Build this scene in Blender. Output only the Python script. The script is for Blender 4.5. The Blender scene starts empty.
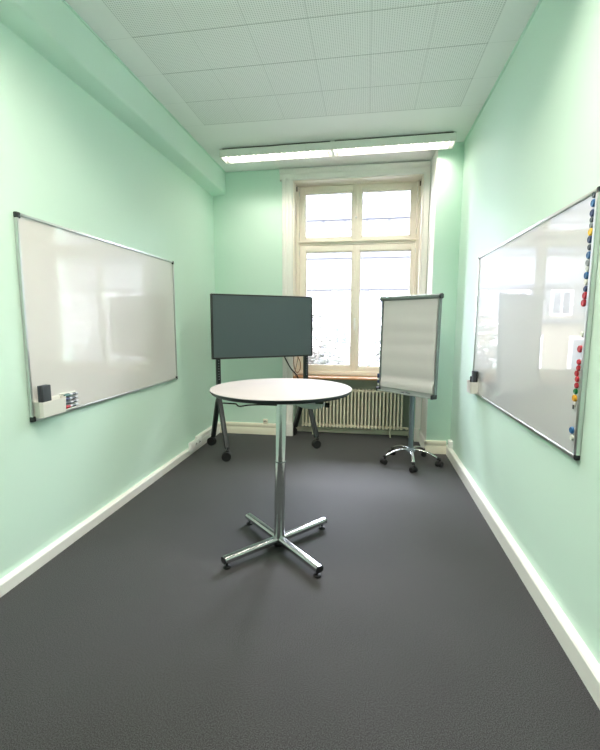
import bpy, bmesh, math, random
from mathutils import Vector, Matrix
PI = math.pi
R = math.radians
scene = bpy.context.scene
COL = scene.collection
random.seed(7)

# ------------------------------------------------------------------ materials
def srgb(r, g, b):
    f = lambda c: (c / 12.92 if c <= 0.04045 else ((c + 0.055) / 1.055) ** 2.4)
    return (f(r / 255), f(g / 255), f(b / 255), 1)

def mat(name, col, rough=0.5, metal=0.0, bump=None, noise=None, spec=0.5, coat=0.0, coat_rough=0.03, emit=None, emit_s=0.0):
    """bump=(scale, strength, detail); noise=(scale, amount) mottles the colour."""
    m = bpy.data.materials.new(name); m.use_nodes = True
    nt = m.node_tree; b = nt.nodes['Principled BSDF']
    b.inputs['Base Color'].default_value = col
    b.inputs['Roughness'].default_value = rough
    b.inputs['Metallic'].default_value = metal
    b.inputs['Specular IOR Level'].default_value = spec
    b.inputs['Coat Weight'].default_value = coat
    b.inputs['Coat Roughness'].default_value = coat_rough
    if emit:
        b.inputs['Emission Color'].default_value = emit
        b.inputs['Emission Strength'].default_value = emit_s
    tc = nt.nodes.new('ShaderNodeTexCoord')
    if bump:
        n = nt.nodes.new('ShaderNodeTexNoise'); n.inputs['Scale'].default_value = bump[0]; n.inputs['Detail'].default_value = bump[2]
        bp = nt.nodes.new('ShaderNodeBump'); bp.inputs['Strength'].default_value = bump[1]; bp.inputs['Distance'].default_value = 0.004
        nt.links.new(tc.outputs['Object'], n.inputs['Vector'])
        nt.links.new(n.outputs['Fac'], bp.inputs['Height']); nt.links.new(bp.outputs['Normal'], b.inputs['Normal'])
    if noise:
        n = nt.nodes.new('ShaderNodeTexNoise'); n.inputs['Scale'].default_value = noise[0]; n.inputs['Detail'].default_value = 4
        mx = nt.nodes.new('ShaderNodeMix'); mx.data_type = 'RGBA'
        a = noise[1]
        mx.inputs[6].default_value = (col[0] * (1 - a), col[1] * (1 - a), col[2] * (1 - a), 1)
        mx.inputs[7].default_value = (min(1, col[0] * (1 + a)), min(1, col[1] * (1 + a)), min(1, col[2] * (1 + a)), 1)
        nt.links.new(tc.outputs['Object'], n.inputs['Vector'])
        nt.links.new(n.outputs['Fac'], mx.inputs[0]); nt.links.new(mx.outputs[2], b.inputs['Base Color'])
    return m

M = {}
M['mint'] = mat('mint_paint', (0.68, 0.885, 0.775, 1), 0.62, bump=(170, 0.10, 3), noise=(1.2, 0.015), spec=0.35)
M['cream'] = mat('cream_paint', srgb(240, 233, 215), 0.4, noise=(3, 0.02))
M['white_paint'] = mat('white_paint', srgb(242, 241, 236), 0.42, noise=(3, 0.015))
M['window_paint'] = mat('window_paint', srgb(240, 233, 220), 0.38, noise=(3, 0.015))
M['white_plastic'] = mat('white_plastic', srgb(246, 246, 244), 0.35, noise=(20, 0.01))
M['beige_plastic'] = mat('beige_plastic', srgb(232, 230, 224), 0.45, noise=(20, 0.01))
M['wood'] = mat('sill_wood', srgb(196, 146, 104), 0.45, noise=(14, 0.18))
M['chrome'] = mat('chrome', (0.60, 0.61, 0.62, 1), 0.16, 1.0, noise=(30, 0.01))
M['alu'] = mat('satin_aluminium', (0.66, 0.68, 0.68, 1), 0.32, 1.0, noise=(30, 0.02))
M['alu_paint'] = mat('silver_lacquer', srgb(186, 192, 192), 0.4, 0.4, noise=(30, 0.02))
M['grey_frame'] = mat('grey_lacquer', srgb(126, 138, 136), 0.42, 0.3, noise=(30, 0.02))
M['pole_grey'] = mat('pole_grey', srgb(120, 134, 142), 0.35, 0.5, noise=(30, 0.02))
M['black'] = mat('black_plastic', srgb(22, 25, 26), 0.45, noise=(40, 0.05))
M['black_metal'] = mat('black_metal', srgb(38, 44, 46), 0.42, 0.2, noise=(40, 0.05))
M['rubber'] = mat('black_rubber', srgb(17, 19, 20), 0.6, noise=(40, 0.05))
M['felt'] = mat('grey_felt', srgb(70, 76, 82), 0.9, noise=(60, 0.1))
M['board'] = mat('whiteboard_enamel', srgb(222, 219, 217), 0.36, spec=0.5, coat=0.75, coat_rough=0.06, noise=(0.8, 0.008))
M['board_r'] = mat('whiteboard_glaze', srgb(206, 208, 211), 0.36, spec=0.5, coat=1.0, coat_rough=0.015, noise=(0.8, 0.008))
M['screen'] = mat('screen_glass', srgb(72, 87, 90), 0.32, spec=0.6, noise=(2, 0.02))  # black screen; its dull reflection of the room is put into the base colour
M['laminate'] = mat('white_laminate', srgb(166, 162, 163), 0.6, noise=(4, 0.01))
M['table_edge'] = mat('dark_table_edge', srgb(44, 50, 54), 0.45, noise=(40, 0.05))
M['paper'] = mat('flipchart_paper', srgb(208, 207, 207), 0.85, noise=(3, 0.01))
M['radiator'] = mat('radiator_enamel', srgb(228, 222, 200), 0.35, noise=(6, 0.02))
M['louvre'] = mat('louvre_white', srgb(176, 178, 176), 0.35, 0.3, noise=(10, 0.01))
M['housing'] = mat('lamp_housing', srgb(236, 238, 232), 0.4, noise=(10, 0.01))
M['tube'] = mat('lamp_tube', (1, 1, 1, 1), 0.4, emit=(1, 0.93, 0.80, 1), emit_s=7.0)
M['stay'] = mat('bronze_stay', srgb(98, 90, 74), 0.5, noise=(20, 0.05))
M['gap'] = mat('dark_gap', srgb(60, 66, 62), 0.7, noise=(10, 0.05))
def colmat(name, r, g, b, rough=0.35): return mat(name, srgb(r, g, b), rough, noise=(60, 0.02))
M['red'] = colmat('red_plastic', 176, 38, 52); M['navy'] = colmat('navy_plastic', 42, 58, 96); M['blue'] = colmat('blue_plastic', 36, 98, 150)
M['yellow'] = colmat('yellow_plastic', 232, 190, 40); M['orange'] = colmat('amber_plastic', 230, 168, 44); M['green'] = colmat('green_plastic', 30, 132, 74)
M['slate'] = colmat('slate_plastic', 74, 86, 94); M['grey'] = colmat('grey_plastic', 136, 144, 148); M['white_mag'] = colmat('white_magnet', 222, 224, 216)
M['palegrey'] = colmat('pale_grey_plastic', 186, 192, 186); M['marker_grey'] = colmat('marker_barrel', 196, 200, 206); M['teal'] = colmat('teal_plastic', 70, 110, 108)
M['brown_cable'] = colmat('brown_cable', 150, 104, 78, 0.5)

def ceiling_mat():
    m = bpy.data.materials.new('ceiling_tiles'); m.use_nodes = True
    nt = m.node_tree; N = nt.nodes; Lk = nt.links; b = N['Principled BSDF']
    b.inputs['Roughness'].default_value = 0.8
    tc = N.new('ShaderNodeTexCoord'); sx = N.new('ShaderNodeSeparateXYZ'); Lk.new(tc.outputs['Object'], sx.inputs[0])
    def math_(op, a, bb=None, c=None):
        n = N.new('ShaderNodeMath'); n.operation = op
        for i, v in enumerate((a, bb, c)):
            if v is None: continue
            if isinstance(v, (int, float)): n.inputs[i].default_value = v
            else: Lk.new(v, n.inputs[i])
        return n.outputs[0]
    X, Y = sx.outputs[0], sx.outputs[1]
    px, py = 0.3935, 0.4215
    # distance to the seams of the tile grid
    def seam(v, off, p, w):
        u = math_('DIVIDE', math_('SUBTRACT', v, off), p)
        fr = math_('FRACT', u)
        d = math_('MULTIPLY', math_('MINIMUM', fr, math_('SUBTRACT', 1.0, fr)), p)
        return math_('LESS_THAN', d, w)
    insx = math_('MULTIPLY', math_('GREATER_THAN', X, -1.592), math_('LESS_THAN', X, 0.775))
    insy = math_('LESS_THAN', Y, 4.114)
    ins = math_('MULTIPLY', insx, insy)
    s1 = math_('MULTIPLY', seam(X, -1.588, px, 0.0016), insy)
    s2 = seam(Y, 2.845, py, 0.0025)
    s2 = math_('MULTIPLY', s2, math_('LESS_THAN', Y, 4.2))
    s2 = math_('MULTIPLY', s2, math_('ADD', math_('MULTIPLY', insx, 0.8), 0.2))
    s1 = math_('MULTIPLY', math_('MULTIPLY', s1, insx), 0.55)
    sm = math_('MAXIMUM', s1, s2)
    # perforations
    pitch = 0.0152
    def cell(v): return math_('SUBTRACT', math_('FRACT', math_('DIVIDE', v, pitch)), 0.5)
    cx, cy = cell(X), cell(Y)
    d2 = math_('ADD', math_('MULTIPLY', cx, cx), math_('MULTIPLY', cy, cy))
    hole = math_('MULTIPLY', math_('LESS_THAN', d2, 0.075), ins)
    dark = math_('MAXIMUM', math_('MULTIPLY', hole, 0.42), math_('MULTIPLY', sm, 0.62))
    mx = N.new('ShaderNodeMix'); mx.data_type = 'RGBA'
    mx.inputs[6].default_value = srgb(244, 245, 244); mx.inputs[7].default_value = srgb(96, 102, 100)
    Lk.new(dark, mx.inputs[0]); Lk.new(mx.outputs[2], b.inputs['Base Color'])
    return m
M['ceiling'] = ceiling_mat()

def carpet_mat():
    m = bpy.data.materials.new('carpet'); m.use_nodes = True
    nt = m.node_tree; N = nt.nodes; Lk = nt.links; b = N['Principled BSDF']
    b.inputs['Roughness'].default_value = 0.78; b.inputs['Specular IOR Level'].default_value = 0.35
    b.inputs['Sheen Weight'].default_value = 0.15; b.inputs['Sheen Roughness'].default_value = 0.5
    tc = N.new('ShaderNodeTexCoord')
    def noise(scale, det):
        n = N.new('ShaderNodeTexNoise'); n.inputs['Scale'].default_value = scale; n.inputs['Detail'].default_value = det
        Lk.new(tc.outputs['Object'], n.inputs['Vector']); return n.outputs['Fac']
    fine = noise(230, 2); big = noise(2.2, 3)
    ramp = N.new('ShaderNodeValToRGB'); Lk.new(fine, ramp.inputs[0])
    ramp.color_ramp.elements[0].position = 0.36; ramp.color_ramp.elements[0].color = srgb(22, 22, 23)
    ramp.color_ramp.elements[1].position = 0.64; ramp.color_ramp.elements[1].color = srgb(70, 70, 72)
    mx = N.new('ShaderNodeMix'); mx.data_type = 'RGBA'; mx.blend_type = 'MULTIPLY'; mx.inputs[0].default_value = 1
    r2 = N.new('ShaderNodeValToRGB'); Lk.new(big, r2.inputs[0])
    r2.color_ramp.elements[0].position = 0.3; r2.color_ramp.elements[0].color = (0.9, 0.9, 0.9, 1)
    r2.color_ramp.elements[1].position = 0.7; r2.color_ramp.elements[1].color = (1.05, 1.05, 1.05, 1)
    Lk.new(ramp.outputs[0], mx.inputs[6]); Lk.new(r2.outputs[0], mx.inputs[7]); Lk.new(mx.outputs[2], b.inputs['Base Color'])
    bp = N.new('ShaderNodeBump'); bp.inputs['Strength'].default_value = 0.04; bp.inputs['Distance'].default_value = 0.004
    Lk.new(fine, bp.inputs['Height']); Lk.new(bp.outputs['Normal'], b.inputs['Normal'])
    return m
M['carpet'] = carpet_mat()

def glass_mat():
    m = bpy.data.materials.new('window_glass'); m.use_nodes = True
    nt = m.node_tree; N = nt.nodes; Lk = nt.links
    for n in list(N):
        if n.type == 'BSDF_PRINCIPLED': N.remove(n)
    out = [n for n in N if n.type == 'OUTPUT_MATERIAL'][0]
    tr = N.new('ShaderNodeBsdfTransparent'); tr.inputs[0].default_value = (0.96, 0.98, 0.97, 1)
    gl = N.new('ShaderNodeBsdfGlossy'); gl.inputs['Roughness'].default_value = 0.01
    fr = N.new('ShaderNodeFresnel'); fr.inputs[0].default_value = 1.45
    mx = N.new('ShaderNodeMixShader')
    Lk.new(fr.outputs[0], mx.inputs[0]); Lk.new(tr.outputs[0], mx.inputs[1]); Lk.new(gl.outputs[0], mx.inputs[2]); Lk.new(mx.outputs[0], out.inputs[0])
    return m
M['glass'] = glass_mat()
# outside
M['facade'] = mat('pale_render', srgb(72, 72, 73), 0.8, noise=(0.6, 0.04))
M['facade_warm'] = mat('yellow_render', srgb(80, 72, 58), 0.8, noise=(0.6, 0.04))
M['band'] = mat('stone_band', srgb(40, 42, 47), 0.8, noise=(2, 0.05))
M['joint'] = mat('facade_joint', srgb(44, 46, 52), 0.8, noise=(2, 0.05))
M['far_glass'] = mat('far_window_glass', srgb(34, 39, 50), 0.5, noise=(2, 0.1))
M['leaf'] = mat('leaf', srgb(98, 100, 92), 0.6, noise=(3, 0.25))
M['bark'] = mat('bark', srgb(70, 66, 60), 0.8, noise=(8, 0.2))
M['asphalt'] = mat('street_paving', srgb(120, 120, 119), 0.9, noise=(2, 0.1))

# ------------------------------------------------------------------ mesh helpers
class MB:
    def __init__(s): s.bm = bmesh.new()
    def box(s, x0, x1, y0, y1, z0, z1, bev=0.0, mtx=None, seg=2):
        r = bmesh.ops.create_cube(s.bm, size=1.0); vs = r['verts']
        for v in vs:
            v.co = Vector(((x0 + x1) / 2 + v.co.x * (x1 - x0), (y0 + y1) / 2 + v.co.y * (y1 - y0), (z0 + z1) / 2 + v.co.z * (z1 - z0)))
        geo = vs
        if bev > 0:
            es = list({e for v in vs for e in v.link_edges})
            rr = bmesh.ops.bevel(s.bm, geom=es, offset=bev, segments=seg, affect='EDGES', profile=0.6)
            geo = list({v for f in rr['faces'] for v in f.verts} | {v for v in vs if v.is_valid})
        if mtx: bmesh.ops.transform(s.bm, matrix=mtx, verts=[v for v in geo if v.is_valid])
        return s
    def lathe(s, prof, n=32, mtx=None, cap=True):
        """prof: [(r, z), ...] turned about z."""
        rings = []
        for r, z in prof:
            rings.append([s.bm.verts.new((r * math.cos(2 * PI * i / n), r * math.sin(2 * PI * i / n), z)) for i in range(n)])
        for a, b in zip(rings, rings[1:]):
            for i in range(n): s.bm.faces.new((a[i], a[(i + 1) % n], b[(i + 1) % n], b[i]))
        if cap:
            s.bm.faces.new(list(reversed(rings[0]))); s.bm.faces.new(rings[-1])
        if mtx: bmesh.ops.transform(s.bm, matrix=mtx, verts=[v for q in rings for v in q])
        return s
    def sweep(s, pts, sec, up=Vector((0, 0, 1)), scales=None):
        """sweep a closed 2-D section (list of (u, v): u sideways, v along 'up') along pts."""
        pts = [Vector(p) for p in pts]; rings = []
        for i, p in enumerate(pts):
            t = (pts[min(i + 1, len(pts) - 1)] - pts[max(i - 1, 0)]).normalized()
            side = t.cross(up)
            if side.length < 1e-4: side = t.cross(Vector((0, 1, 0)))
            side.normalize(); vv = side.cross(t).normalized(); k = scales[i] if scales else 1.0
            rings.append([s.bm.verts.new(p + side * u * k + vv * v * k) for u, v in sec])
        n = len(sec)
        for a, b in zip(rings, rings[1:]):
            for i in range(n): s.bm.faces.new((a[i], a[(i + 1) % n], b[(i + 1) % n], b[i]))
        s.bm.faces.new(list(reversed(rings[0]))); s.bm.faces.new(rings[-1])
        return s
    def tube(s, pts, r, n=12, up=Vector((0, 0, 1)), scales=None):
        return s.sweep(pts, [(r * math.cos(2 * PI * i / n), r * math.sin(2 * PI * i / n)) for i in range(n)], up, scales)
    def prism(s, poly, axis, a, b):
        """extrude a 2-D polygon; axis 'x': poly is (y, z); 'y': (x, z); 'z': (x, y)."""
        def P(u, v, w): return {'x': (w, u, v), 'y': (u, w, v), 'z': (u, v, w)}[axis]
        A = [s.bm.verts.new(P(u, v, a)) for u, v in poly]; B = [s.bm.verts.new(P(u, v, b)) for u, v in poly]
        n = len(poly)
        for i in range(n): s.bm.faces.new((A[i], A[(i + 1) % n], B[(i + 1) % n], B[i]))
        s.bm.faces.new(list(reversed(A))); s.bm.faces.new(B)
        return s
    def build(s, name, m, parent=None, smooth=True, loc=None):
        bm = s.bm
        bmesh.ops.recalc_face_normals(bm, faces=bm.faces)
        me = bpy.data.meshes.new(name); bm.to_mesh(me); bm.free()
        ms = m if isinstance(m, (list, tuple)) else [m]
        for q in ms: me.materials.append(q)
        if smooth:
            for p in me.polygons: p.use_smooth = True
            me.set_sharp_from_angle(angle=R(35))
        o = bpy.data.objects.new(name, me); COL.objects.link(o)
        if parent: o.parent = parent
        if loc: o.location = loc
        return o

def rrect(w, h, r, n=4):
    out = []
    for cx, cy, a0 in ((w / 2 - r, h / 2 - r, 0), (-w / 2 + r, h / 2 - r, 90), (-w / 2 + r, -h / 2 + r, 180), (w / 2 - r, -h / 2 + r, 270)):
        for i in range(n + 1):
            a = R(a0 + 90 * i / n); out.append((cx + r * math.cos(a), cy + r * math.sin(a)))
    return out
def bez(p0, p1, p2, p3, n=12):
    p0, p1, p2, p3 = map(Vector, (p0, p1, p2, p3))
    return [p0 * (1 - t) ** 3 + p1 * 3 * t * (1 - t) ** 2 + p2 * 3 * t * t * (1 - t) + p3 * t ** 3 for t in [i / n for i in range(n + 1)]]
def smooth_path(pts, n=6):
    pts = [Vector(p) for p in pts]; out = []
    for i in range(len(pts) - 1):
        p0 = pts[max(i - 1, 0)]; p1 = pts[i]; p2 = pts[i + 1]; p3 = pts[min(i + 2, len(pts) - 1)]
        for k in range(n):
            t = k / n
            out.append(0.5 * ((2 * p1) + (p2 - p0) * t + (2 * p0 - 5 * p1 + 4 * p2 - p3) * t * t + (3 * p1 - p0 - 3 * p2 + p3) * t ** 3))
    out.append(pts[-1]); return out
def T(x, y, z): return Matrix.Translation((x, y, z))
def RX(a): return Matrix.Rotation(R(a), 4, 'X')
def RY(a): return Matrix.Rotation(R(a), 4, 'Y')
def RZ(a): return Matrix.Rotation(R(a), 4, 'Z')

def tag(o, label, cat, group=None, kind=None):
    o['label'] = label; o['category'] = cat
    if group: o['group'] = group
    if kind: o['kind'] = kind
    return o
def thing(name, label, cat, loc=(0, 0, 0), rotz=0, group=None):
    o = bpy.data.objects.new(name, None); COL.objects.link(o); o.empty_display_size = 0.1
    o.location = loc; o.rotation_euler = (0, 0, rotz)
    return tag(o, label, cat, group)
def struct(o, label, cat):
    o['kind'] = 'structure'; o['label'] = label; o['category'] = cat
    return o
def copy_tree(o, parent=None):
    c = o.copy(); COL.objects.link(c)
    if parent: c.parent = parent
    for ch in [k for k in bpy.data.objects if k.parent == o]: copy_tree(ch, c)
    return c

# ------------------------------------------------------------------ room
XL, XR, YB, YF, ZC = -1.985, 0.975, 5.37, -1.3, 3.39
struct(MB().box(XL - .2, XR + .2, YF - .2, 5.95, -.12, 0).build('floor', M['carpet']), 'charcoal grey carpet floor', 'floor')
struct(MB().box(XL - .2, XR + .2, YF - .2, 5.95, ZC, ZC + .15).build('ceiling', M['ceiling']), 'white ceiling of perforated acoustic tiles', 'ceiling')
struct(MB().box(XL - .2, XL, YF - .2, 5.95, 0, ZC).build('wall_left', M['mint']), 'mint green left wall', 'wall')
struct(MB().box(XR, XR + .2, YF - .2, 5.95, 0, ZC).build('wall_right', M['mint']), 'mint green right wall', 'wall')
struct(MB().box(XL, XR, YF - .2, YF, 0, ZC).build('wall_front', M['mint']), 'mint green wall behind the viewer', 'wall')
WX0, WX1, WZ0, WZ1 = -.942, .632, .80, 3.25
b = MB()
b.box(XL, WX0, YB, 5.95, 0, ZC); b.box(WX1, XR, YB, 5.95, 0, ZC)
b.box(WX0, WX1, YB, 5.95, WZ1, ZC); b.box(WX0, WX1, 5.63, 5.95, 0, WZ0)
struct(b.build('wall_back', M['mint']), 'mint green back wall around the window niche', 'wall')
# boxed beam along the left wall under the ceiling
struct(MB().prism([(XL, ZC), (-1.815, ZC), (-1.815, 3.135), (-1.822, 3.125), (-1.835, 3.12), (XL, 3.105)], 'y', YF, YB).build('trim_1', M['mint']), 'mint green boxed beam along the left ceiling edge', 'beam')
# pillar in the right hand corner
struct(MB().box(.712, XR, 4.885, YB, 0, ZC, 0.004).build('trim_2', M['mint']), 'mint green boxed pillar in the right corner', 'pillar')
# thin shadow-gap strips where ceiling meets the walls
struct(MB().box(XR - .012, XR, YF, 4.885, ZC - .014, ZC - .004).box(.712, XR, 4.873, 4.885, ZC - .014, ZC - .004).box(-1.815, -1.803, YF, YB, ZC - .014, ZC - .004).box(-1.815, .712, YB - .012, YB, ZC - .014, ZC - .004).build('trim_3', M['mint']), 'slim mint green cove strip under the ceiling', 'trim')
# skirtings
def skirt_profile(d, h):
    return [(0, 0), (d, 0), (d, h - .008), (d - .006, h), (0, h + .004)]
def cream_profile():
    return [(0, 0), (.026, 0), (.026, .085), (.020, .094), (.020, .100), (.024, .106), (.024, .135), (.014, .150), (0, .153)]
struct(MB().prism([(XL + u, v) for u, v in skirt_profile(.036, .072)], 'y', YF, 4.58).prism([(XL + u * 1.3, v) for u, v in cream_profile()], 'y', 4.58, YB).build('baseboard_left', M['white_paint']), 'white skirting along the left wall', 'skirting')
struct(MB().prism([(XR - u, v) for u, v in skirt_profile(.042, .104)], 'y', YF, 4.885).build('baseboard_right', M['white_paint']), 'white skirting along the right wall', 'skirting')
b = MB().prism([(YB - u, v) for u, v in cream_profile()], 'x', XL + .034, -1.075)
b.prism([(4.885 - u, v) for u, v in cream_profile()], 'x', .690, XR - .042)
struct(b.build('baseboard_back', M['cream']), 'cream moulded skirting on the back wall and pillar', 'skirting')
struct(MB().prism([(.712 - u, v) for u, v in cream_profile()], 'y', 4.861, YB).build('trim_4', M['white_paint']), 'white skirting on the inner side of the pillar', 'skirting')
struct(MB().box(.703, .7118, 4.887, 5.333, .150, 3.375, .002).build('trim_6', M['white_paint']), 'white lining board on the window side of the pillar', 'trim')
struct(MB().box(WX0 + .0005, WX1 - .0005, 5.618, 5.6295, .061, .768).build('trim_7', mat('niche_grey_green', srgb(150, 162, 146), 0.6, noise=(3, 0.03))), 'grey green panel of the niche behind the radiator', 'panel')  # thin board, duller and greyer than the mint wall it covers
struct(MB().box(WX0, WX1, 5.605, 5.63, 0, .06, .004).build('trim_5', M['cream']), 'cream skirting below the radiator', 'skirting')

# ------------------------------------------------------------------ window
win = bpy.data.objects.new('window_1', None); COL.objects.link(win)
struct(win, 'tall cream four-sash window with wide moulded casing', 'window')
def casing_side(x_in, sgn, w):   # profile across the casing, extruded up
    s_ = lambda u: x_in + sgn * u
    prof = [(s_(0), YB + .02), (s_(0), YB - .012), (s_(.010), YB - .026), (s_(.052), YB - .030), (s_(.060), YB - .018), (s_(w * .62), YB - .018), (s_(w * .66), YB - .034), (s_(w * .96), YB - .036), (s_(w), YB - .026), (s_(w), YB + .0)]
    return prof
b = MB()
b.prism(casing_side(WX0, -1, .135), 'z', .17, 3.30)
b.prism(casing_side(WX1, 1, .070), 'z', .17, 3.30)
b.box(WX0 - .145, WX0 + .004, YB - .046, YB + .02, 0, .17, .006)
b.box(WX1 - .004, .686, YB - .046, YB + .02, 0, .17, .006)
b.prism([(YB, 3.245), (YB - .012, 3.245), (YB - .026, 3.255), (YB - .030, 3.295), (YB - .018, 3.30), (YB - .018, 3.322), (YB - .05, 3.335), (YB - .062, 3.352), (YB - .066, 3.366), (YB, 3.372)], 'x', -1.105, .7025)
b.build('casing', M['white_paint'], win)
MB().box(WX0 + .0005, WX0 + .012, YB - .005, 5.559, .798, WZ1 - .0005, .002).box(WX1 - .012, WX1 - .0005, YB - .005, 5.559, .798, WZ1 - .0005, .002).box(WX0 + .012, WX1 - .012, YB - .005, 5.559, WZ1 - .012, WZ1 - .0005, .002).build('lining', M['window_paint'], win)
b = MB().box(WX0 + .001, -.897, 5.56, 5.68, WZ0, WZ1 - .001, .004).box(.588, WX1 - .001, 5.56, 5.68, WZ0, WZ1 - .001, .004)
b.box(-.897, .588, 5.56, 5.68, 3.236, WZ1 - .001, .003).box(-.897, .588, 5.565, 5.68, WZ0, .85, .004)
b.build('frame', M['window_paint'], win)
b = MB().box(-.897, .588, 5.575, 5.66, 2.498, 2.538, .004).box(-.91, .60, 5.545, 5.585, 2.532, 2.546, .003)
b.build('transom', M['window_paint'], win)
YS = 5.585
def sash(x0, x1, z0, z1, gx0, gx1, gz0, gz1, left):
    b = MB(); y0, y1 = YS, YS + .055
    b.box(x0, gx0, y0, y1, z0, z1, .005); b.box(gx1, x1, y0, y1, z0, z1, .005)
    b.box(gx0, gx1, y0 + .0005, y1, z0, gz0, .005); b.box(gx0, gx1, y0 + .0005, y1, gz1, z1, .005)
    s_ = b.build('sash', M['window_paint'], win)
    g = .012
    bb = MB().box(gx0 - .002, gx0 + g, y0 + .014, y0 + .03, gz0, gz1).box(gx1 - g, gx1 + .002, y0 + .014, y0 + .03, gz0, gz1)
    bb.box(gx0, gx1, y0 + .014, y0 + .03, gz0 - .002, gz0 + g).box(gx0, gx1, y0 + .014, y0 + .03, gz1 - g, gz1 + .002)
    bb.build('glazing_bead', M['window_paint'], s_)
    MB().box(gx0 + .0005, gx0 + .006, y0 + .031, y0 + .045, gz0, gz1).box(gx0, gx1, y0 + .031, y0 + .045, gz1 - .010, gz1 - .0005).build('seal', M['gap'], s_)
    MB().box(gx0 + .0005, gx1 - .0005, y0 + .034, y0 + .040, gz0 + .0005, gz1 - .0005).build('pane', M['glass'], s_)
    hx = x0 - .006 if left else x1 + .006
    h = MB()
    for hz in (z0 + .09, z1 - .09): h.lathe([(.007, -.03), (.007, .03)], 10, T(hx, y0 - .006, hz))
    h.build('hinge', M['alu'], s_)
    return s_
sash(-.893, -.165, 2.542, 3.232, -.823, -.211, 2.590, 3.150, True)
sash(-.153, .584, 2.542, 3.232, -.095, .519, 2.590, 3.150, False)
sash(-.893, -.160, .853, 2.494, -.813, -.200, .924, 2.416, True)
s4 = sash(-.155, .584, .853, 2.494, -.108, .540, .910, 2.416, False)
MB().box(-.178, -.143, YS - .012, YS - .0005, .86, 2.49, .004).box(-.178, -.143, YS - .012, YS - .0005, 2.55, 3.225, .004).build('cover_strip', M['window_paint'], win)
b = MB().box(-.170, -.146, YS - .02, YS - .012, 1.42, 1.56, .004); b.tube([(-.158, YS - .016, 1.51), (-.158, YS - .055, 1.51)], .008, 10); b.sweep([(-.158, YS - .055, 1.52), (-.158, YS - .058, 1.46), (-.158, YS - .055, 1.40)], rrect(.018, .012, .004), up=Vector((0, 1, 0)))
b.build('handle', M['white_plastic'], win)
MB().lathe([(.014, 0), (.014, .012), (.009, .02)], 14, T(-.16, YS - .012, 2.83) @ RX(90)).build('latch', M['white_plastic'], win)
b = MB()
for lx in (-.925, .615): b.box(lx - .009, lx + .009, 5.54, 5.56, 3.17, 3.225, .004)
b.build('stay', M['stay'], win)
MB().box(WX0 + .0005, WX1 - .0005, 5.355, 5.559, .770, .797, .006).build('window_sill', M['wood'], win)

# ------------------------------------------------------------------ radiator
rad = thing('radiator', 'cream column radiator in the niche under the window', 'radiator', (0, 5.50, 0))
nsec = 29; rx0, rx1 = -.845, .497; pit = (rx1 - rx0) / nsec
def section_mesh(dx=0):
    b = MB()
    for yy in (-.046, .0):
        b.sweep([(0, yy, .112), (0, yy, .16), (0, yy, .58), (0, yy, .628)], rrect(.0225, .030, .009, 3), up=Vector((0, 1, 0)))
    for zz in (.130, .608):
        b.tube([(0, -.062, zz), (0, .062, zz)], .016, 10)
    return b
sec0 = section_mesh().build('section', M['radiator'], rad, loc=(rx0 + pit / 2, 0, 0))
for i in range(1, nsec):
    c = sec0.copy(); COL.objects.link(c); c.parent = rad; c.location = (rx0 + pit * (i + .5), 0, 0)
b = MB()
for zz in (.130, .608):
    b.tube([(rx0 + .01, 0, zz), (rx1 - .01, 0, zz)], .015, 12)
b.build('header_pipe', M['radiator'], rad)
for xx in (rx0 + .2, rx1 - .2): MB().box(xx - .012, xx + .012, .03, .129, .17, .19, .003).build('wall_bracket', M['radiator'], rad)
for xx in (rx0 + .16, rx1 - .16): MB().box(xx - .01, xx + .01, -.04, .04, 0.0, .12, .003).build('foot', M['radiator'], rad)
b = MB().tube(smooth_path([(rx1 - .01, 0, .13), (rx1 + .05, 0, .13), (rx1 + .075, 0, .12), (rx1 + .08, 0, .09), (rx1 + .08, 0, 0.0)]), .010, 10)
b.build('supply_pipe', M['radiator'], rad)
MB().lathe([(.016, 0), (.019, .004), (.019, .03), (.013, .036)], 14, T(rx1 + .045, -.018, .13) @ RX(90)).build('valve', M['radiator'], rad)

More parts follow.
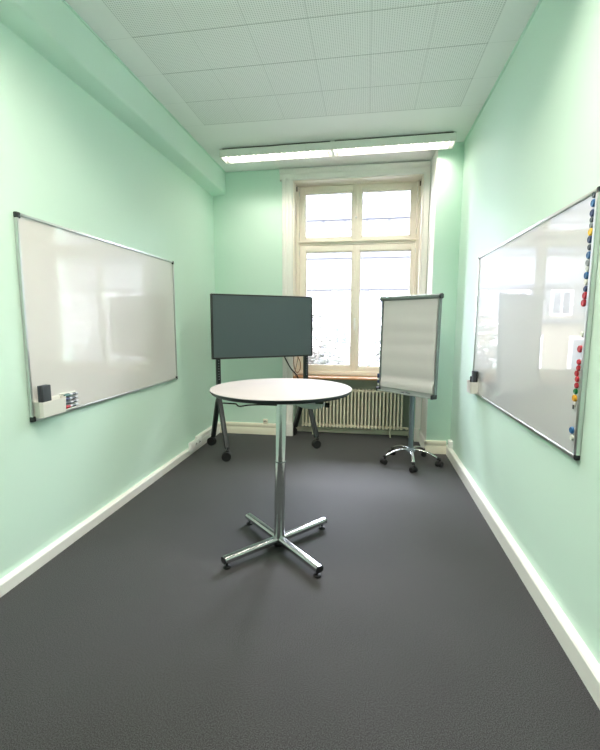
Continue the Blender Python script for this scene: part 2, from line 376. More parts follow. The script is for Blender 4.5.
# ------------------------------------------------------------------ ceiling lights
LAMP_W = 14.0
def make_light(cx, cy, label, rot=-1.2, watts=LAMP_W):
    t = thing('ceiling_light', label, 'ceiling light', (cx, cy, ZC), R(rot), 'fluorescent ceiling lights')
    Lh, W = .614, .095     # half length, half width
    zt, zb = -.018, -.100
    b = MB()
    prof = [(-W, zb), (-W, zt - .012), (-W + .012, zt), (W - .012, zt), (W, zt - .012), (W, zb), (W - .008, zb), (W - .012, zb + .012), (.062, -.045), (.04, -.038), (-.04, -.038), (-.062, -.045), (-W + .012, zb + .012), (-W + .008, zb)]
    b.prism(prof, 'x', -Lh, Lh)
    b.build('housing', M['housing'], t)
    MB().box(-Lh - .004, -Lh + .012, -W, W, zb, zt, .004).build('end_cap', M['housing'], t)
    MB().box(Lh - .012, Lh + .004, -W, W, zb, zt, .004).build('end_cap', M['housing'], t)
    MB().box(-Lh + .02, Lh - .02, -.06, .06, zt, 0).build('mounting_rail', M['gap'], t)
    b = MB(); n = 19
    for i in range(n):
        x = -Lh + .05 + (2 * Lh - .10) * i / (n - 1)
        # a slim reflector blade, v-shaped in section
        b.prism([(x - .004, -.070), (x + .004, -.070), (x + .0008, zb + .001), (x - .0008, zb + .001)], 'y', -W + .0135, W - .0135)
    b.build('louvre', M['louvre'], t)
    b = MB()
    b.lathe([(.008, -.585), (.0085, -.584), (.0085, .584), (.008, .585)], 14, T(0, 0, -.052) @ RY(90))
    b.build('tube', M['tube'], t)
    for sx in (-1, 1): MB().box(sx * .589 - .010, sx * .589 + .010, -.012, .012, -.066, -.04, .003).build('lamp_holder', M['gap'], t)
    ld = bpy.data.lights.new('fluorescent_glow', 'AREA'); ld.shape = 'RECTANGLE'; ld.size = 1.14; ld.size_y = .07
    ld.energy = watts; ld.color = (1.0, 0.885, 0.79)
    lo = bpy.data.objects.new('fluorescent_glow', ld); COL.objects.link(lo); lo.parent = t; lo.location = (0, 0, -.064)
    return t
make_light(-1.012, 4.718, 'left of the two louvred ceiling lights in front of the window')
make_light(.222, 4.692, 'right of the two louvred ceiling lights in front of the window')
make_light(-1.012, 1.75, 'left louvred ceiling light near the viewer, above the picture', 0, 52.0)
make_light(.222, 1.75, 'right louvred ceiling light near the viewer, above the picture', 0, 52.0)

# ------------------------------------------------------------------ whiteboards (local: x along the board, y into the wall, z up)
def whiteboard(name_label, loc, rotz, W, H, mboard, fr=.016, right=None, cap=.028):
    t = thing('whiteboard', name_label, 'whiteboard', loc, rotz)
    fr_r = right or fr
    d0, d1 = -.022, -.001
    MB().box(-W / 2 + fr, W / 2 - fr_r, -.013, d1, fr, H - fr).build('writing_surface', mboard, t)
    MB().box(-W / 2 + .018, W / 2 - .018, d0, d1, H - fr, H, .004).build('frame_rail', M['alu'], t)
    MB().box(-W / 2 + .018, W / 2 - .018, d0, d1, 0, fr, .004).build('frame_rail', M['alu'], t)
    MB().box(-W / 2, -W / 2 + fr, d0, d1, .018, H - .018, .004).build('frame_stile', M['alu'], t)
    MB().box(W / 2 - fr_r, W / 2, d0, d1, .018, H - .018, .004).build('frame_stile', M['alu'], t)
    for sx in (-1, 1):
        for z0 in (0, H - cap - .002):
            x0, x1 = sorted((sx * (W / 2 + .002), sx * (W / 2 - cap)))
            MB().box(x0, x1, d0 - .0015, d1, z0 - .002, z0 + cap + .004, .006).build('corner_cap', M['black_metal'], t)
    return t
# left board: faces +x  -> local y (into wall) = -x, local x = +y : rotation +90
lb = whiteboard('large whiteboard on the left wall with pen holder and markers at its lower corner', (XL, 3.150, .902), R(90), 1.960, 1.214, M['board'])
rb = whiteboard('large whiteboard on the right wall edged with a column of magnets', (XR, 2.985, .880), R(-90), 1.935, 1.192, M['board_r'], right=.026, cap=.020)

# pen holder parts: open topped box. local: x along wall, y out of the wall is -y, z up, origin at bottom centre on the board face
def holder_box(w, d, h, m, parent, name='box', curve=0.0):
    b = MB(); th = .004
    outer = [(-w / 2, 0), (-w / 2, -d * .75), (-w / 2 + d * .25, -d), (w / 2 - d * .25, -d), (w / 2, -d * .75), (w / 2, 0)]
    inner = [(-w / 2 + th, -th), (-w / 2 + th, -d * .75), (-w / 2 + d * .25 + th * .5, -d + th), (w / 2 - d * .25 - th * .5, -d + th), (w / 2 - th, -d * .75), (w / 2 - th, -th)]
    bm = b.bm; n = len(outer)
    def dip(x, y): return h - curve * (max(0.0, math.sin((x / w + .5) * PI)) if abs(y) > d * .5 else 0)
    ob = [bm.verts.new((x * .96, y * .92, 0)) for x, y in outer]; ot = [bm.verts.new((x, y, dip(x, y))) for x, y in outer]
    it = [bm.verts.new((x, y, dip(x, y))) for x, y in inner]; ib = [bm.verts.new((x * .96, y * .92, th)) for x, y in inner]
    for i in range(n):
        j = (i + 1) % n
        bm.faces.new((ob[i], ob[j], ot[j], ot[i])); bm.faces.new((ot[i], ot[j], it[j], it[i])); bm.faces.new((it[i], it[j], ib[j], ib[i]))
    bm.faces.new(ob); bm.faces.new(ib)
    return b.build(name, m, parent)
# left holder on the board face (x = XL + .013)
FX = XL + .0135
ph = thing('pen_holder', 'white open pen holder on the lower corner of the left whiteboard', 'pen holder', (FX, 2.302, .922), R(90))
holder_box(.225, .058, .098, M['beige_plastic'], ph, 'box', .012)
MB().box(-.110, .110, -.0035, 0, .0, .108, .003).build('back_plate', M['beige_plastic'], ph)
b = MB().box(.1125, .255, -.006, 0, .0, .112, .003).box(.1125, .235, -.024, -.006, 0, .006, .002)
for k in range(5): b.box(.118, .150, -.020, -.006, .0075 + .0255 * k, .0095 + .0255 * k)
b.build('marker_rack', M['beige_plastic'], ph)
MB().box(.03, .033, -.05, -.004, .006, .085).build('divider', M['beige_plastic'], ph)
er = MB().box(-.040, .040, -.040, -.012, .0055, .185, .006).box(-.040, .040, -.011, -.0045, .0055, .185, .002)
e_ = thing('eraser', 'dark grey felt eraser standing in the left pen holder', 'eraser', (FX, 2.262, .922), R(90))
MB().box(-.034, .034, -.042, -.016, .0055, .192, .006).build('felt_pad', M['felt'], e_)
MB().box(-.034, .034, -.0155, -.0045, .0055, .192, .003).build('back_shell', M['slate'], e_)

def marker(label, loc, rot_mtx, cap_m, body_m, group='whiteboard markers', length=.125, r=.0095):
    t = thing('marker_pen', label, 'marker', (0, 0, 0), 0, group)
    t.matrix_world = T(*loc) @ rot_mtx
    MB().lathe([(r * .8, 0), (r, .003), (r, length * .62), (r * .9, length * .625)], 16).build('barrel', body_m, t)
    c = MB().lathe([(r * 1.06, length * .626), (r * 1.1, length * .64), (r * 1.08, length * .94), (r * .8, length)], 16)
    c.box(-.003, .003, r * 1.0, r * 1.35, length * .66, length * .93, .001)
    c.build('cap', cap_m, t)
    MB().lathe([(r * 1.012, length * .2), (r * 1.012, length * .45)], 16, cap=False).build('label_band', M['slate'] if body_m is M['marker_grey'] else cap_m, t)
    return t
# four markers lying in the rack, caps toward the holder (near end)
for k, (cm, nm) in enumerate((('red', 'red-capped marker, lowest of the stack in the left pen holder'), ('slate', 'dark-capped marker, second from the bottom beside the left pen holder'), ('navy', 'navy-capped marker, third from the bottom beside the left pen holder'), ('teal', 'teal-capped marker, topmost of the stack beside the left pen holder'))):
    marker(nm, (FX + .0185, 2.555 + (.006 if k % 2 else 0), .922 + .018 + .0255 * k), RX(90), M[cm], M['marker_grey'], 'markers beside the left pen holder')
# right holder at far lower corner (face x = XR - .0135)
GX = XR - .0135
ph2 = thing('pen_holder', 'beige pen cup on the far lower corner of the right whiteboard', 'pen holder', (GX, 3.835, .890), R(-90))
holder_box(.150, .066, .102, M['beige_plastic'], ph2, 'box', .006)
MB().box(-.072, .072, -.0035, 0, .0, .135, .003).build('back_plate', M['beige_plastic'], ph2)
e2 = thing('eraser', 'black eraser standing in the beige cup on the right whiteboard', 'eraser', (GX, 3.800, .890), R(-90))
MB().box(-.028, .028, -.044, -.018, .0055, .196, .006).build('felt_pad', M['felt'], e2)
MB().box(-.028, .028, -.0175, -.0045, .0055, .196, .003).build('back_shell', M['black'], e2)
marker('dark marker standing in the beige cup on the right whiteboard', (GX - .036, 3.866, .896), Matrix.Identity(4), M['black'], M['slate'], None, .135)

# magnets on the right board's near edge
MG = [(2.060, 2.050, 's', 'slate', 'dark grey round magnet, topmost on the right whiteboard'),
      (2.053, 2.016, 'l', 'blue', 'large blue magnet just below the topmost grey one'),
      (2.052, 1.974, 'l', 'navy', 'navy magnet third from the top of the right whiteboard'),
      (2.050, 1.947, 's', 'slate', 'dark grey magnet directly under the third, navy one'),
      (2.061, 1.922, 's', 'grey', 'mid grey magnet directly above the yellow one'),
      (2.064, 1.895, 'l', 'yellow', 'yellow magnet high on the right whiteboard'),
      (2.065, 1.864, 'l', 'navy', 'navy magnet directly below the high yellow one'),
      (2.052, 1.830, 's', 'slate', 'small dark grey magnet between a navy and a large blue one'),
      (2.059, 1.797, 'l', 'blue', 'large blue magnet ninth from the top of the right whiteboard'),
      (2.061, 1.764, 'l', 'grey', 'mid grey magnet under the ninth, large blue one'),
      (2.055, 1.736, 's', 'palegrey', 'small pale grey magnet between mid grey and blue ones'),
      (2.068, 1.710, 'l', 'blue', 'blue magnet directly above the cream white one'),
      (2.067, 1.680, 's', 'white_mag', 'cream white magnet between a blue and a navy one'),
      (2.067, 1.651, 's', 'navy', 'small navy magnet directly above the upper red pair'),
      (2.067, 1.622, 'l', 'red', 'upper red magnet of the pair under the navy one'),
      (2.073, 1.590, 'l', 'red', 'lower red magnet of the pair high on the board'),
      (2.062, 1.450, 's', 'white_mag', 'lone white magnet halfway down the right whiteboard edge'),
      (2.070, 1.384, 'l', 'red', 'large red magnet alone below the lone white one'),
      (2.071, 1.324, 's', 'red', 'red magnet topmost of the row of five red ones'),
      (2.070, 1.297, 's', 'red', 'second red magnet from the top of the five-magnet row'),
      (2.082, 1.271, 's', 'red', 'middle red magnet of the row of five red ones'),
      (2.074, 1.245, 's', 'red', 'fourth red magnet down the row of five red ones'),
      (2.074, 1.216, 's', 'red', 'lowest red magnet, directly above the green one'),
      (2.079, 1.188, 's', 'green', 'green magnet on the right whiteboard'),
      (2.081, 1.156, 'l', 'orange', 'amber yellow magnet directly below the green one'),
      (2.073, 1.126, 'b', 'white_mag', 'slim white and black magnet clip under the amber one'),
      (2.082, 1.004, 'l', 'blue', 'blue magnet near the bottom corner of the right whiteboard'),
      (2.076, .970, 's', 'white_mag', 'white magnet lowest on the right whiteboard')]
for y, z, sz, cm, lab in MG:
    y = max(y, 2.0625)
    r = {'s': .0132, 'l': .0165, 'b': .010}[sz]; h = {'s': .009, 'l': .010, 'b': .008}[sz]
    zz = z
    if sz == 'b':
        t = thing('magnet', lab, 'magnet', (GX, y, zz), R(-90), 'magnets on the right whiteboard')
        MB().box(-.006, .006, -.008, 0, -.011, .014, .002).build('body', M['white_mag'], t)
        MB().box(-.0075, .003, -.011, -.0081, -.020, .0, .001).build('clip', M['black'], t)
        continue
    b = MB().lathe([(r, 0), (r, h * .55), (r * .93, h * .85), (r * .78, h), (r * .70, h), (r * .62, h * .86), (r * .3, h * .84)], 24, RX(90))
    o = b.build('magnet', M[cm]); o.location = (GX, y, zz); o.rotation_euler = (0, 0, R(-90))
    tag(o, lab, 'magnet', 'magnets on the right whiteboard')

# ------------------------------------------------------------------ television on its mobile stand
TVX, TVY, TYAW = -1.159, 4.700, R(34.6)
TW, TH = 1.222, .708
tv = thing('television', 'large dark flat screen television on the wheeled stand', 'television', (TVX, TVY, 1.097), TYAW)
MB().box(-TW / 2 + .014, TW / 2 - .014, -.020, -.012, .016, TH - .014).build('screen', M['screen'], tv)
b = MB().box(-TW / 2, TW / 2, -.026, .03, 0, .018, .003).box(-TW / 2, TW / 2, -.026, .03, TH - .015, TH, .003)
b.box(-TW / 2, -TW / 2 + .015, -.026, .03, .018, TH - .015, .003).box(TW / 2 - .015, TW / 2, -.026, .03, .018, TH - .015, .003)
b.build('bezel', M['black'], tv)
MB().box(-TW / 2 + .016, TW / 2 - .016, -.011, .045, .019, TH - .016, .008).box(-.4, .4, .045, .065, .06, .52, .008).build('back_cover', M['black'], tv)

st = thing('television_stand', 'black wheeled television stand with forked legs under the screen', 'television stand', (-1.195, 4.82, 0), TYAW)
HW = .553
def wheel_caster(p, yaw, name, parent, D=.104, fork=M['black'], wheel=M['rubber'], drop=.0, stem_top=.14, brake=True):
    """twin wheel caster, p = floor contact point in parent space"""
    x, y = p
    r = D / 2
    w = MB()
    base = T(x, y, r) @ RZ(yaw)
    for s in (-1, 1):
        w.lathe([(r * .55, -.014), (r * .92, -.014), (r, -.008), (r, .008), (r * .92, .014), (r * .55, .014)], 22, base @ T(0, s * .019, 0) @ RX(90))
    c = w.build(name, wheel, parent)
    f = MB()
    f.lathe([(r * .5, -.028), (r * .5, .028)], 16, base @ RX(90))
    f.box(-.010, .024, -.004, .004, 0, r * 1.15, .003, base)
    f.lathe([(r * .42, 0), (r * .42, .012), (r * .25, .018)], 16, base @ T(.014, 0, r * 1.05))
    f.lathe([(.007, 0), (.007, max(.01, stem_top - r * 2.1))], 12, base @ T(.014, 0, r * 1.05 + .02))
    if brake: f.box(-.040, -.01, -.007, .007, r * .62, r * .76, .003, base @ RY(-18))
    f.build('caster_fork', fork, c)
    return c
for s in (-1, 1):
    x = s * HW
    MB().box(x - .022, x + .022, -.030, .030, .60, 1.74, .004).build('upright', M['black_metal'], st)
    # forked legs: short straight neck then splayed, slightly bowed
    for f in (-1, 1):
        p = smooth_path([(x, 0, .64), (x, f * .07, .555), (x, f * .155, .40), (x, f * .235, .255), (x, f * .285, .165), (x, f * .305, .124)], 5)
        MB().sweep(p, rrect(.054, .050, .008), up=Vector((1, 0, 0))).build('leg', M['black_metal'], st)
        wheel_caster((x - .016, f * .328), (-12 if f < 0 else -32) + 6 * s, 'caster', st)
for zz in (1.30, 1.58):
    MB().box(-HW + .022, HW - .022, -.02, .016, zz, zz + .05, .004).build('crossbar', M['black_metal'], st)
for sx in (-.2, .2):
    MB().box(sx - .02, sx + .02, -.052, -.0205, 1.20, 1.68, .003).build('mount_arm', M['black_metal'], st)
for s in (-1, 1):
    b = MB()
    for k in range(8): b.lathe([(.006, 0), (.006, .003), (.003, .003)], 8, T(s * HW, -.030, .86 + .03 * k) @ RX(90))
    b.build('adjustment_row', M['grey'], st)

# cables hanging under the screen by the right-hand post
def loc_tv(x, y, z): return tuple(Matrix.Translation((TVX, TVY, 0)) @ Matrix.Rotation(TYAW, 4, 'Z') @ Vector((x, y, z)))
b = MB().tube(smooth_path([loc_tv(.275, .075, 1.20), loc_tv(.285, .080, 1.10), loc_tv(.325, .08, 1.02), loc_tv(.375, .08, .94), loc_tv(.445, .07, .86), loc_tv(.48, .09, .80), loc_tv(.505, .11, .78)], 6), .008, 8)
tag(b.build('power_cable', M['black']), 'thick black cable slanting down from under the television', 'cable')
b = MB().tube(smooth_path([loc_tv(.405, .055, 1.16), loc_tv(.40, .06, 1.06), loc_tv(.405, .06, .98), loc_tv(.43, .07, .91), loc_tv(.465, .08, .89), loc_tv(.495, .075, .94), loc_tv(.490, .065, 1.02), loc_tv(.455, .06, 1.09), loc_tv(.44, .055, 1.16)], 6), .0050, 6)
tag(b.build('thin_cable', M['brown_cable']), 'thin brown cable looped below the television beside the post', 'cable')
b = MB().tube(smooth_path([loc_tv(.455, .05, 1.16), loc_tv(.46, .075, 1.05), loc_tv(.44, .085, .95), loc_tv(.425, .085, .88), loc_tv(.45, .095, .84), loc_tv(.49, .10, .83)], 6), .003, 6)
tag(b.build('thin_cable', M['black']), 'thin black cable hanging beside the brown loop', 'cable')

# ------------------------------------------------------------------ standing table
TBX, TBY = -.551, 2.605
tb = thing('standing_table', 'round white standing table on a chrome column and cross foot', 'table', (TBX, TBY, 0))
lean = .016
ztop = 1.083; RT = .453
tt = T(lean, .012, 0) 
MB().lathe([(RT - .004, ztop - .0035), (RT - .001, ztop - .0028), (RT - .001, ztop - .001), (RT - .003, ztop)], 96, tt).build('tabletop', M['laminate'], tb)
MB().lathe([(RT - .022, ztop - .026), (RT - .010, ztop - .024), (RT - .001, ztop - .012), (RT, ztop - .0036), (RT - .003, ztop - .0036)], 96, tt).build('edge_band', M['table_edge'], tb)
c0, c1 = Vector((0, 0, .034)), Vector((lean, .012, .990))
cj = c0.lerp(c1, .583)
MB().tube([c0, cj - Vector((0, 0, .002))], .0355, 32, up=Vector((0, 1, 0))).build('lower_column', M['chrome'], tb)
MB().tube([cj + Vector((0, 0, -.05)), c1], .0335, 32, up=Vector((0, 1, 0))).build('upper_column', M['chrome'], tb)
MB().tube([cj + Vector((0, 0, -.0018)), cj + Vector((0, 0, .004))], .0362, 32, up=Vector((0, 1, 0))).build('collar', M['grey'], tb)
MB().lathe([(.044, .020), (.048, .026), (.048, .034), (.040, .038)], 24).build('hub', M['black'], tb)
for ang, rr in ((-132, .418), (-45.0, .435), (48.5, .412), (136, .412)):
    d = Vector((math.cos(R(ang)), math.sin(R(ang)), 0))
    a = MB().sweep([d * .030 + Vector((0, 0, .055)), d * rr + Vector((0, 0, .055))], rrect(.052, .040, .015, 5)).build('foot_arm', M['chrome'], tb)
    MB().sweep([d * (rr + .0002) + Vector((0, 0, .055)), d * (rr + .006) + Vector((0, 0, .055))], rrect(.050, .038, .014, 5)).build('end_cap', M['black'], a)
    q = d * (rr - .020)
    MB().lathe([(.024, 0), (.024, .010), (.014, .015), (.007, .016), (.007, .030), (.012, .028), (.012, .0365)], 20, T(q.x, q.y, 0)).build('levelling_foot', M['black'], a)
# bearer plates under the top, and the adjusting lever
b = MB()
zz = ztop - .0262
zl = .957
b.prism([(-.04, zl + .020), (.12, zl + .019), (.165, zl + .001), (.235, zl - .004), (.285, zl + .008), (.300, zl + .018), (.300, zl + .030), (-.04, zl + .030)], 'y', -.022, .040)
b.build('bearer', M['alu_paint'], tb)
MB().box(-.06 + lean, .06 + lean, -.06, .08, zl + .0305, zz, .003).build('height_mechanism', M['gap'], tb)
b = MB().tube(smooth_path([(lean - .02, -.005, zl + .012), (-.12, -.005, zl + .012), (-.20, -.005, zl + .006), (-.255, -.005, zl - .004), (-.275, -.005, zl + .002), (-.290, -.005, zl + .012), (-.375, -.005, zl + .014)], 5), .0048, 8)
b.build('lever', M['black'], tb)
MB().lathe([(.012, 0), (.016, .004), (.016, .026), (.012, .030)], 14, T(.300, .012, zl + .020) @ RY(90)).build('clamp_knob', M['black'], tb)
MB().box(.24, .29, -.018, .036, zl + .0305, zz, .003).build('hanger', M['gap'], tb)

# ------------------------------------------------------------------ flipchart
fc = thing('flipchart_stand', 'grey flipchart easel on a five-legged chrome wheeled base', 'flipchart', (.496, 4.500, 0), R(-42.3))
tilt = R(1.4)
BM = T(0, -.098, 1.268) @ Matrix.Rotation(-tilt, 4, 'X')
FW, FH = .71, 1.012
def fbox(name, m, *a, bev=.004, parent=fc):
    return MB().box(*a, bev, BM).build(name, m, parent)
fbox('back_board', M['alu_paint'], -FW / 2 + .014, FW / 2 - .014, -.012, .006, -FH / 2 + .03, FH / 2 - .03)
for s in (-1, 1):
    x0, x1 = sorted((s * FW / 2, s * (FW / 2 - .016)))
    fbox('frame_stile', M['grey_frame'], x0, x1, -.026, .012, -FH / 2 + .035, FH / 2 - .035)
b = MB(); b.sweep([(-FW / 2 - .006, -.020, FH / 2 - .021), (FW / 2 + .004, -.020, FH / 2 - .021)], rrect(.050, .044, .018, 5)); bmesh.ops.transform(b.bm, matrix=BM, verts=b.bm.verts); b.build('clamp_bar', M['grey_frame'], fc)
for s in (-1, 1):
    b = MB(); x0 = s * (FW / 2 + .005); b.sweep([(x0 - s * .002, -.020, FH / 2 - .021), (x0 + s * .012, -.020, FH / 2 - .021)], rrect(.056, .050, .022, 5)); bmesh.ops.transform(b.bm, matrix=BM, verts=b.bm.verts); b.build('end_knob', M['black_metal'], fc)
# tray
b = MB(); b.prism([(.010, -FH / 2), (-.058, -FH / 2), (-.064, -FH / 2 + .006), (-.064, -FH / 2 + .018), (-.060, -FH / 2 + .018), (-.058, -FH / 2 + .008), (-.014, -FH / 2 + .008), (-.014, -FH / 2 + .038), (.010, -FH / 2 + .038)], 'x', -FW / 2 + .02, FW / 2 - .02)
bmesh.ops.transform(b.bm, matrix=BM, verts=b.bm.verts); b.build('pen_tray', M['alu_paint'], fc)
for s in (-1, 1):
    x0, x1 = sorted((s * (FW / 2 + .002), s * (FW / 2 - .0198)))
    fbox('corner_cap', M['black_metal'], x0, x1, -.067, .014, -FH / 2 - .004, -FH / 2 + .040, bev=.006)
# column and base
MB().lathe([(.021, .62), (.0212, .621), (.0212, 1.24), (.020, 1.241)], 24).build('upper_column', M['alu_paint'], fc)
MB().lathe([(.026, .150), (.0265, .152), (.0265, .80), (.0225, .805)], 24).build('lower_column', M['pole_grey'], fc)
MB().box(-.05, .05, -.10, .026, 1.16, 1.36, .006).build('tilt_head', M['black_metal'], fc)
MB().lathe([(.040, .125), (.052, .132), (.052, .150), (.040, .166), (.028, .172)], 28).build('hub', M['pole_grey'], fc)
for k in range(5):
    a = R(-89.5 + 42.3 + 72 * k); d = Vector((math.cos(a), math.sin(a), 0)); up = Vector((0, 0, 1))
    p = [d * .040 + up * .150, d * .10 + up * .152, d * .17 + up * .140, d * .235 + up * .116, d * .285 + up * .088]
    MB().sweep(smooth_path(p, 4), rrect(.032, .017, .007, 4), scales=None).build('foot_arm', M['chrome'], fc)
    q = d * .300
    wheel_caster((q.x, q.y), math.degrees(a) + 35 + 40 * k, 'caster', fc, D=.058, stem_top=.075, brake=False)
    MB().lathe([(.016, .074), (.020, .078), (.020, .090), (.013, .102)], 16, T(d.x * .287, d.y * .287, 0)).build('socket', M['black'], fc)
# pad of paper hung from the clamp bar, gently buckled
pad = thing('paper_pad', 'pad of blank buckled paper hanging on the flipchart', 'paper pad', fc.location, R(-42.3))
bm = bmesh.new(); NZ, NX = 56, 6
PW, z_hi, z_lo = .655, FH / 2 - .030, -FH / 2 + .048
def pad_y(u, t):   # t: 0 top .. 1 bottom
    env = min(1, t * 6) * (.35 + .65 * t)
    y = .0045 * math.sin(t * 2 * PI * 2.6 + .6) * env + .0022 * math.sin(t * 2 * PI * 6.3) * env
    y += .011 * math.exp(-((t - .875) / .035) ** 2) - .006 * math.exp(-((t - .955) / .03) ** 2)
    return -.026 + y * .9 - .002 * math.sin(u * PI) * t
F = []; Bk = []
for i in range(NZ + 1):
    t = i / NZ; z = z_hi + (z_lo - z_hi) * t
    F.append([bm.verts.new((-PW / 2 + PW * j / NX + .003, pad_y(j / NX, t), z)) for j in range(NX + 1)])
    Bk.append([bm.verts.new((-PW / 2 + PW * j / NX + .003, -.0125, z)) for j in range(NX + 1)])
for i in range(NZ):
    for j in range(NX):
        bm.faces.new((F[i][j], F[i][j + 1], F[i + 1][j + 1], F[i + 1][j])); bm.faces.new((Bk[i][j], Bk[i + 1][j], Bk[i + 1][j + 1], Bk[i][j + 1]))
    for G in (0, NX): bm.faces.new((F[i][G], F[i + 1][G], Bk[i + 1][G], Bk[i][G]))
for G in (0, NZ):
    for j in range(NX): bm.faces.new((F[G][j], F[G][j + 1], Bk[G][j + 1], Bk[G][j]))
bmesh.ops.transform(bm, matrix=BM, verts=bm.verts)
mb = MB(); mb.bm.free(); mb.bm = bm; mb.build('sheet', M['paper'], pad)
FC = Matrix.Translation(fc.location) @ Matrix.Rotation(R(-42.3), 4, 'Z') @ BM
def fmarker(label, x, y, z, rot, cm, bmn, L=.13, r=.009):
    p = FC @ Vector((x, y, z))
    marker(label, tuple(p), Matrix.Rotation(R(-42.3), 4, 'Z') @ rot, cm, bmn, None, L, r)
fmarker('dark pen lying in the flipchart tray', -.05, -.036, -FH / 2 + .0178, RY(90), M['slate'], M['grey'], .12, .008)
fmarker('white marker with navy ends clipped upright on the flipchart edge', -FW / 2 + .006, -.0385, -FH / 2 + .055, Matrix.Identity(4), M['navy'], M['white_mag'], .13, .0105)

# ------------------------------------------------------------------ sockets
def socket(label, loc, rotz, w, h, d, m, twin=1):
    t = thing('wall_socket', label, 'socket', loc, rotz)
    MB().box(-w / 2, w / 2, -d, 0, 0, h, .006).build('housing', m, t)
    for k in range(twin):
        cx = (k - (twin - 1) / 2) * w / max(twin, 1) * .62 + (0.03 if twin > 1 else 0)
        b = MB().lathe([(min(w / twin, h) * .36, 0), (min(w / twin, h) * .36, .0025), (min(w / twin, h) * .30, .003)], 20, T(cx, -d, h / 2) @ RX(90))
        o = b.build('face_plate', m, t)
        bb = MB()
        for (dx, dz) in ((-.013, .0), (.013, 0), (0, .010)): bb.lathe([(.0065, 0), (.0065, .001)], 12, T(cx + dx, -d - .0031, h / 2 + dz) @ RX(90))
        bb.build('socket_hole', M['black'], o)
    return t
socket('white twin power socket on the left skirting near the television', (XL + .048, 4.44, .062), R(90), .31, .098, .034, M['white_plastic'], 2)
socket('small cream socket above the back skirting under the television', (-1.315, YB, .150), 0, .060, .062, .030, M['cream'], 1)
socket('square white socket in the right corner above the skirting', (XR, 4.76, .112), R(-90), .085, .082, .042, M['white_plastic'], 1)

# ------------------------------------------------------------------ outside, across the street
GZ = -4.5
tag(MB().box(-45, 45, 6.2, 60, GZ - .2, GZ).build('street', M['asphalt']), 'pale paved street below the window', 'street', kind='structure')
def facade(label, x0, x1, y, z1, mwall, floors, cols, wz0, wh, ww, bands, joints=None):
    t = thing('building', label, 'building', ((x0 + x1) / 2, y, GZ)); hw = (x1 - x0) / 2; H = z1 - GZ
    MB().box(-hw, hw, 0, 3.6, 0, H, .02).build('wall', mwall, t)
    b = MB()
    for z in bands: b.box(-hw, hw, -.16, 0, z - GZ, z - GZ + .16)
    b.build('string_course', M['band'], t)
    for f in floors:
        for c in range(cols):
            x = -hw + (c + .5) * 2 * hw / cols
            w = MB().box(x - ww / 2 - .12, x + ww / 2 + .12, -.07, .0, f - GZ - .12, f - GZ + wh + .12, .01).build('window_frame', M['white_paint'], t)
            g = MB().box(x - ww / 2, x - .05, -.09, -.07, f - GZ, f - GZ + wh).box(x + .05, x + ww / 2, -.09, -.07, f - GZ, f - GZ + wh)
            g.build('window_pane', M['far_glass'], w)
    if joints:
        b = MB()
        zz = joints[0]
        while zz < joints[1]:
            b.box(-hw, hw, -.03, 0, zz - GZ, zz - GZ + .07); zz += joints[2]
        x = -hw
        while x < hw: b.box(x, x + .13, -.035, 0, joints[0] - GZ, joints[1] - GZ); x += joints[3]
        b.build('panel_joint', M['joint'], t)
    return t
facade('tall pale building with gridded upper facade across the street', -9.6, 14.4, 21, 8.4, M['facade'], [-2.6, .45, 1.95], 13, 0, .95, .7, [3.1, 4.6, 6.4, 8.2], (4.8, 8.3, 1.15, 1.05))
facade('low yellowish building with windows left across the street', -9.4, -2.9, 17.0, 1.75, M['facade_warm'], [-3.2, -.45], 3, 0, 1.35, 1.0, [1.5])
def tree(label, x, y, h, cr, n, seed):
    rnd = random.Random(seed)
    t = thing('tree', label, 'tree', (x, y, GZ), 0, 'street trees outside the window')
    b = MB().tube(smooth_path([(0, 0, 0), (.05, .02, h * .35), (-.05, .05, h * .62), (.02, 0, h * .8)], 4), .16, 8, scales=None)
    for k in range(6):
        a = k * 1.05; b.tube(smooth_path([(0, 0, h * (.38 + .05 * k)), (math.cos(a) * cr * .4, math.sin(a) * cr * .4, h * (.52 + .05 * k)), (math.cos(a) * cr * .75, math.sin(a) * cr * .75, h * (.58 + .06 * k))], 3), .05, 6)
    b.build('trunk', M['bark'], t)
    bm = bmesh.new()
    for k in range(n):
        u = Vector((rnd.gauss(0, 1), rnd.gauss(0, 1), rnd.gauss(0, 1))).normalized() * (rnd.random() ** .4)
        c = Vector((u.x * cr, u.y * cr, h * .68 + u.z * h * .34))
        s = rnd.uniform(.14, .26); m3 = Matrix.Rotation(rnd.uniform(0, 6.28), 3, 'Z') @ Matrix.Rotation(rnd.uniform(-1, 1), 3, 'X')
        vs = [bm.verts.new(c + m3 @ Vector(q)) for q in ((-s, 0, 0), (0, -s * .5, .02), (s, 0, 0), (0, s * .5, .02))]
        bm.faces.new(vs)
    q = MB(); q.bm.free(); q.bm = bm
    q.build('foliage', M['leaf'], t, smooth=False)
    return t
tree('pale green street tree seen through the left window pane', -1.9, 15.0, 6.4, 1.2, 700, 1)
tree('pale green street tree seen through the right window pane', 1.1, 15.5, 6.0, 1.3, 700, 2)

# ------------------------------------------------------------------ light
w = bpy.data.worlds.new('World'); scene.world = w; w.use_nodes = True
nt = w.node_tree; bg = nt.nodes['Background']
tc = nt.nodes.new('ShaderNodeTexCoord'); sp = nt.nodes.new('ShaderNodeSeparateXYZ'); rp = nt.nodes.new('ShaderNodeValToRGB')
nt.links.new(tc.outputs['Generated'], sp.inputs[0]); nt.links.new(sp.outputs[2], rp.inputs[0]); nt.links.new(rp.outputs[0], bg.inputs['Color'])
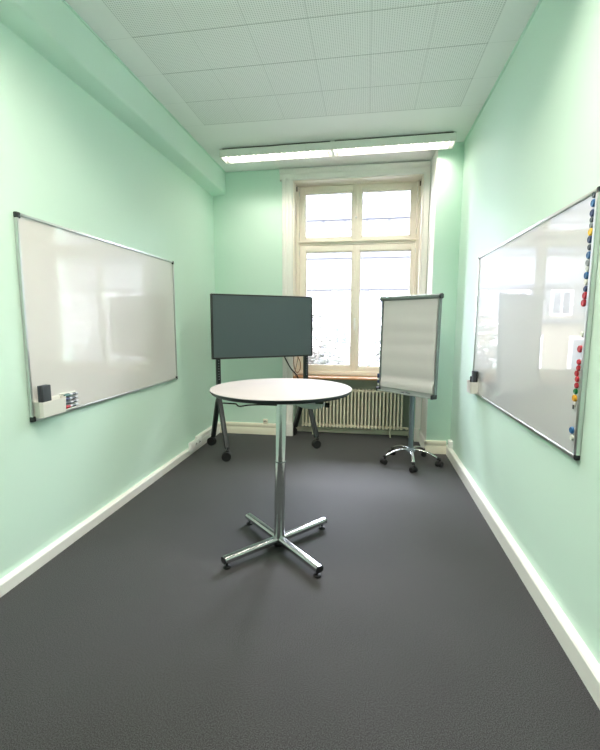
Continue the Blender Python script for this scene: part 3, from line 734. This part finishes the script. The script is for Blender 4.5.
# overcast sky, about three times brighter overhead than at the horizon
rp.color_ramp.elements[0].position = 0.0; rp.color_ramp.elements[0].color = (0.46, 0.455, 0.53, 1)
rp.color_ramp.elements[1].position = 1.0; rp.color_ramp.elements[1].color = (0.85, 0.845, 1.0, 1)
bg.inputs['Strength'].default_value = 56.0
pd = bpy.data.lights.new('window_portal', 'AREA'); pd.shape = 'RECTANGLE'; pd.size = 1.48; pd.size_y = 2.40; pd.cycles.is_portal = True
po = bpy.data.objects.new('window_portal', pd); COL.objects.link(po); po.location = (-.155, 5.72, 2.04); po.rotation_euler = (R(-90), 0, 0)

# ------------------------------------------------------------------ camera
cam = bpy.data.cameras.new('camera'); co = bpy.data.objects.new('camera', cam); COL.objects.link(co)
cam.sensor_fit = 'HORIZONTAL'; cam.sensor_width = 36.0; cam.lens = 418.065 / 600 * 36.0; cam.clip_start = .02; cam.clip_end = 200
rt, up_, fw = Vector((0.98754, 0.15601, 0.0025)), Vector((-0.0219, 0.1230, 0.9922)), Vector((-.15486, .98004, -.1247))
yaw, pitch, roll = -1.56719109e-01, -1.25014864e-01, 2.52558085e-03
fw = Vector((math.sin(yaw) * math.cos(pitch), math.cos(yaw) * math.cos(pitch), math.sin(pitch)))
r0 = Vector((math.cos(yaw), -math.sin(yaw), 0)); u0 = r0.cross(fw)
rt = math.cos(roll) * r0 + math.sin(roll) * u0; up_ = -math.sin(roll) * r0 + math.cos(roll) * u0
co.matrix_world = Matrix(((rt.x, up_.x, -fw.x, 0), (rt.y, up_.y, -fw.y, 0), (rt.z, up_.z, -fw.z, 1.5), (0, 0, 0, 1)))
scene.camera = co

vs = scene.view_settings
scene.display_settings.display_device = 'sRGB'
vs.view_transform = 'Standard'; vs.look = 'None'; vs.gamma = 1; vs.use_curve_mapping = False
vs.exposure = 0.38
cy = scene.cycles
cy.max_bounces = 14; cy.diffuse_bounces = 9; cy.glossy_bounces = 6; cy.transparent_max_bounces = 12; cy.transmission_bounces = 8
cy.sample_clamp_indirect = 8.0; cy.use_denoising = True; cy.caustics_reflective = False; cy.caustics_refractive = False
